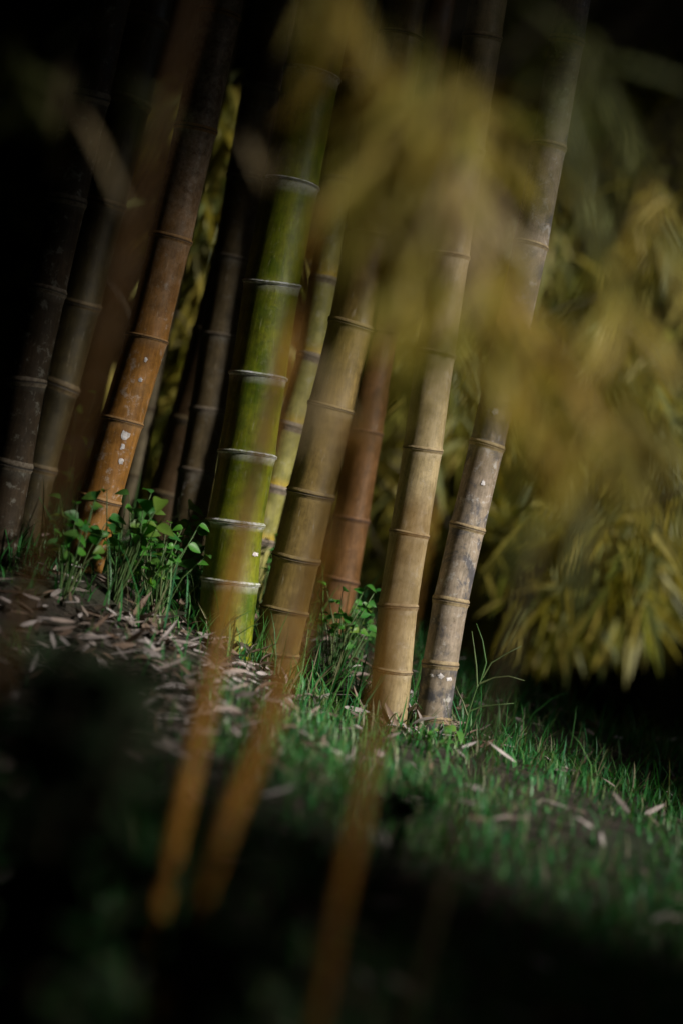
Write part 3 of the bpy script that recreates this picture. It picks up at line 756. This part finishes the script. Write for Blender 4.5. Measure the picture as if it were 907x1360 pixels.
# ------------------------------------------------------------------ weeds
B_OV = [blade('leaf', M_WEED, c, .3, True, 9) for c in (.1, .25, .4)]
def weed(label, px, py, n, hgt_px, spread_px, leaf_m, tip=None, name='leafy_weed', cat='weed', wr=(.55, .75), upright=.2, group=None):
    base = ground_hit(px, py)
    root = empty(name, base); tag(root, label, cat, group)
    z = (base - CAM).dot(_fw)
    for i in range(n):
        tx = px + random.uniform(-spread_px, spread_px) + hgt_px * .15
        ty = py - hgt_px * random.uniform(.45, 1.0)
        t = P(tx, ty, z + random.uniform(-.06, .06))
        mid = base.lerp(t, .55) + Vector((random.gauss(0, .008), random.gauss(0, .008), .01))
        stm = obj('stem', mesh('stem', *tube([Vector((random.gauss(0, .006), random.gauss(0, .006), -.02)), mid - base, t - base], [.0018, .0014, .0008], 5), M_STEM), root)
        for q in range(random.choice((2, 3, 3))):
            at = t if q == 0 else mid.lerp(t, random.uniform(0.1, .8))
            a = random.uniform(0, 6.28)
            d = Vector((math.cos(a), math.sin(a) * .7, random.uniform(-.35, .25 + upright)))
            L = leaf_m * random.uniform(.65, 1.25)
            place_leaf(random.choice(B_OV), root, at, d, Vector((.3, -.55, .8)) + Vector([random.gauss(0, .25) for _ in range(3)]), L, L * random.uniform(*wr)).parent = stm
    return root
random.seed(21)
weed('broad leaved bright green weed at the foot of the sooty culm', 250, 822, 10, 150, 44, .040)
weed('leafy green weed hugging the foot of the orange culm', 150, 800, 15, 155, 48, .030)
weed('low dark green weed beside the shadowed culms', 85, 795, 13, 145, 40, .030)
weed('small leaved green weed spreading between orange and green culms', 205, 820, 20, 135, 52, .023)
weed('small leaved green weed before the foot of the green culm', 258, 825, 12, 95, 40, .019)
weed('pointed green weed between ashen and blackish culms', 205, 770, 8, 90, 30, .026)
weed('fine leaved green weed climbing beside the olive culm', 350, 830, 11, 130, 16, .016)
weed('bushy green weed beside the russet culm foot', 442, 900, 20, 125, 38, .021)
weed('fine green weed between brown and tan culms', 470, 880, 8, 70, 22, .017)
weed('small green weed at the weathered culm foot beside the seed stalk', 606, 992, 2, 24, 8, .022)
weed('leafy green weed before the white ringed culm foot', 292, 845, 8, 70, 34, .020)
weed('tiny green weed on the litter before the tan culm', 572, 1003, 6, 38, 18, .013)
weed('pair of vine leaves against the shadowed umber culm', 80, 720, 3, 215, 22, .024)
# dark broadleaf shrubs close to the lens, unlit
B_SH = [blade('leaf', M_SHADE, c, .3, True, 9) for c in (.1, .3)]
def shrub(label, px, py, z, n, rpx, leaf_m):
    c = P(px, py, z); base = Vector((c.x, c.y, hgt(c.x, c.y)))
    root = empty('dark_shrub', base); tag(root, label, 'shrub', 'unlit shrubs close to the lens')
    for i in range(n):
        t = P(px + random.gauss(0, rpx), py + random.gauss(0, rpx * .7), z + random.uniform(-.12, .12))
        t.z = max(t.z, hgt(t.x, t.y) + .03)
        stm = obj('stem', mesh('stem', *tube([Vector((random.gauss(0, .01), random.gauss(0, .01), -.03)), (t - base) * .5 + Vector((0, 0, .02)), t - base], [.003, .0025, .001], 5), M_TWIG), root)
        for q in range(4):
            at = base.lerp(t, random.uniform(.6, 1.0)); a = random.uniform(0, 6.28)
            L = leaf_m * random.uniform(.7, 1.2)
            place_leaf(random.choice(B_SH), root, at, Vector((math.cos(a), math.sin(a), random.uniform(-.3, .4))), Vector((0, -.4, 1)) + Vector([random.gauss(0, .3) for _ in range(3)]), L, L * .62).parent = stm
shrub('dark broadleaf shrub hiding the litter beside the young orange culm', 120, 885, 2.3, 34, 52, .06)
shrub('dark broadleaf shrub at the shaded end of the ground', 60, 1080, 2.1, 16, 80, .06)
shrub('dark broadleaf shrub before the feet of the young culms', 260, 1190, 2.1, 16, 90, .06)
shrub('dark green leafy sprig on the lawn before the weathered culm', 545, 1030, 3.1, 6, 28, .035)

# seed stalks
def stalk(label, base_px, lines, rad=.0009):
    base = ground_hit(*base_px); z = (base - CAM).dot(_fw)
    root = empty('seed_stalk', base); tag(root, label, 'grass stalk')
    for nm, pts in lines:
        q = [P(px, py, z) - base for px, py in pts]
        if nm == 'stem': q[0].z -= .03
        r = [rad * (1.3 - .9 * i / (len(q) - 1)) for i in range(len(q))]
        obj(nm, mesh(nm, *tube(q, r, 6), M_STEM), root)
stalk('thin forked seed stalk standing beside the weathered culm foot', (614, 985),
      [('stem', [(614, 985), (622, 945), (632, 915), (640, 900)]), ('branch', [(640, 900), (652, 880), (672, 868), (692, 858)]),
       ('branch', [(638, 903), (645, 880), (640, 850), (632, 828)]), ('branch', [(633, 912), (632, 885), (629, 860), (626, 838)]),
       ('branch', [(636, 908), (655, 900), (675, 898), (696, 904)]), ('branch', [(622, 945), (640, 938), (660, 936), (682, 934)]),
       ('branch', [(620, 950), (614, 932), (608, 920), (604, 910)])], .0016)
def seed_head(label, pts, foot):
    base = ground_hit(*foot); z = (base - CAM).dot(_fw)
    root = empty('seeding_grass', base); tag(root, label, 'grass stalk')
    q = [P(px, py, z) - base for px, py in [foot] + pts]; q[0].z -= .03
    obj('stem', mesh('stem', *tube(q, [.0014, .0012, .001, .0008, .0006][:len(q)], 6), M_STEM), root)
    O, D = [], []
    for i in range(46):
        t = random.random(); p = q[-2].lerp(q[-1], t)
        O.append(list(p)); D.append([random.gauss(0, .5), random.gauss(0, .3), .9])
    n = len(O)
    c = obj('seeds', leaf_cloud('seeds', np.array(O), np.array(D), RNG.uniform(.006, .012, n), RNG.uniform(.002, .004, n), M_DRY, True), root); c['kind'] = 'stuff'
seed_head('feathery pale grass seed head standing over the bright weed leaves', [(243, 720), (236, 672), (250, 635)], (250, 790))

# pale chips of lichen on the culms
M_CHIP = ring_mat('lichen_chip', (0.62, 0.60, 0.62), (0.34, 0.32, 0.32))
def chip(key, px, py, rx, ry):
    z, wpx, pts = CULMS[key]
    root = culm_roots[key]; R = wpx * .545 / F_PX * z * .965
    for i in range(len(pts) - 1):
        if pts[i][1] <= py <= pts[i + 1][1]: break
    a, b = P(*pts[i], z), P(*pts[i + 1], z)
    t = (py - pts[i][1]) / (pts[i + 1][1] - pts[i][1]); c = a.lerp(b, t); ax = (a - b).normalized()
    front = (-_fw - ax * (-_fw).dot(ax)).normalized(); side = ax.cross(front).normalized()
    if side.dot(_rt) < 0: side = -side
    xc = (px - (pts[i][0] + (pts[i + 1][0] - pts[i][0]) * t)) / F_PX * z
    V, Fc = [], []
    def pt(u, v, lift):
        th = math.asin(max(-.97, min(.97, (xc + u) / R)))
        return c + (front * math.cos(th) + side * math.sin(th)) * (R + lift) + ax * v - root.location
    V.append(pt(0, 0, .0007)); m = 14
    rs = [random.uniform(.55, 1.15) for _ in range(m)]
    for ring, lift in ((.6, .0006), (1.0, .0002)):
        for k in range(m):
            an = 2 * math.pi * k / m
            V.append(pt(math.cos(an) * rx / F_PX * z * rs[k] * ring, math.sin(an) * ry / F_PX * z * rs[k] * ring, lift))
    for k in range(m):
        k2 = (k + 1) % m
        Fc.append((0, 1 + k, 1 + k2)); Fc.append((1 + k, 1 + m + k, 1 + m + k2, 1 + k2))
    obj('lichen_chip', mesh('lichen_chip', V, Fc, M_CHIP), root)
for a in [('C', 169, 576, 6, 9), ('C', 164, 609, 4, 4), ('C', 197, 476, 3, 4), ('C', 190, 503, 3, 3), ('C', 166, 590, 3, 5), ('M', 584, 896, 5, 4), ('M', 596, 899, 5, 3), ('M', 572, 897, 3, 3),
          ('G', 341, 733, 4, 3), ('M', 655, 548, 4, 6), ('M', 640, 640, 3, 4)]:
    chip(*a)
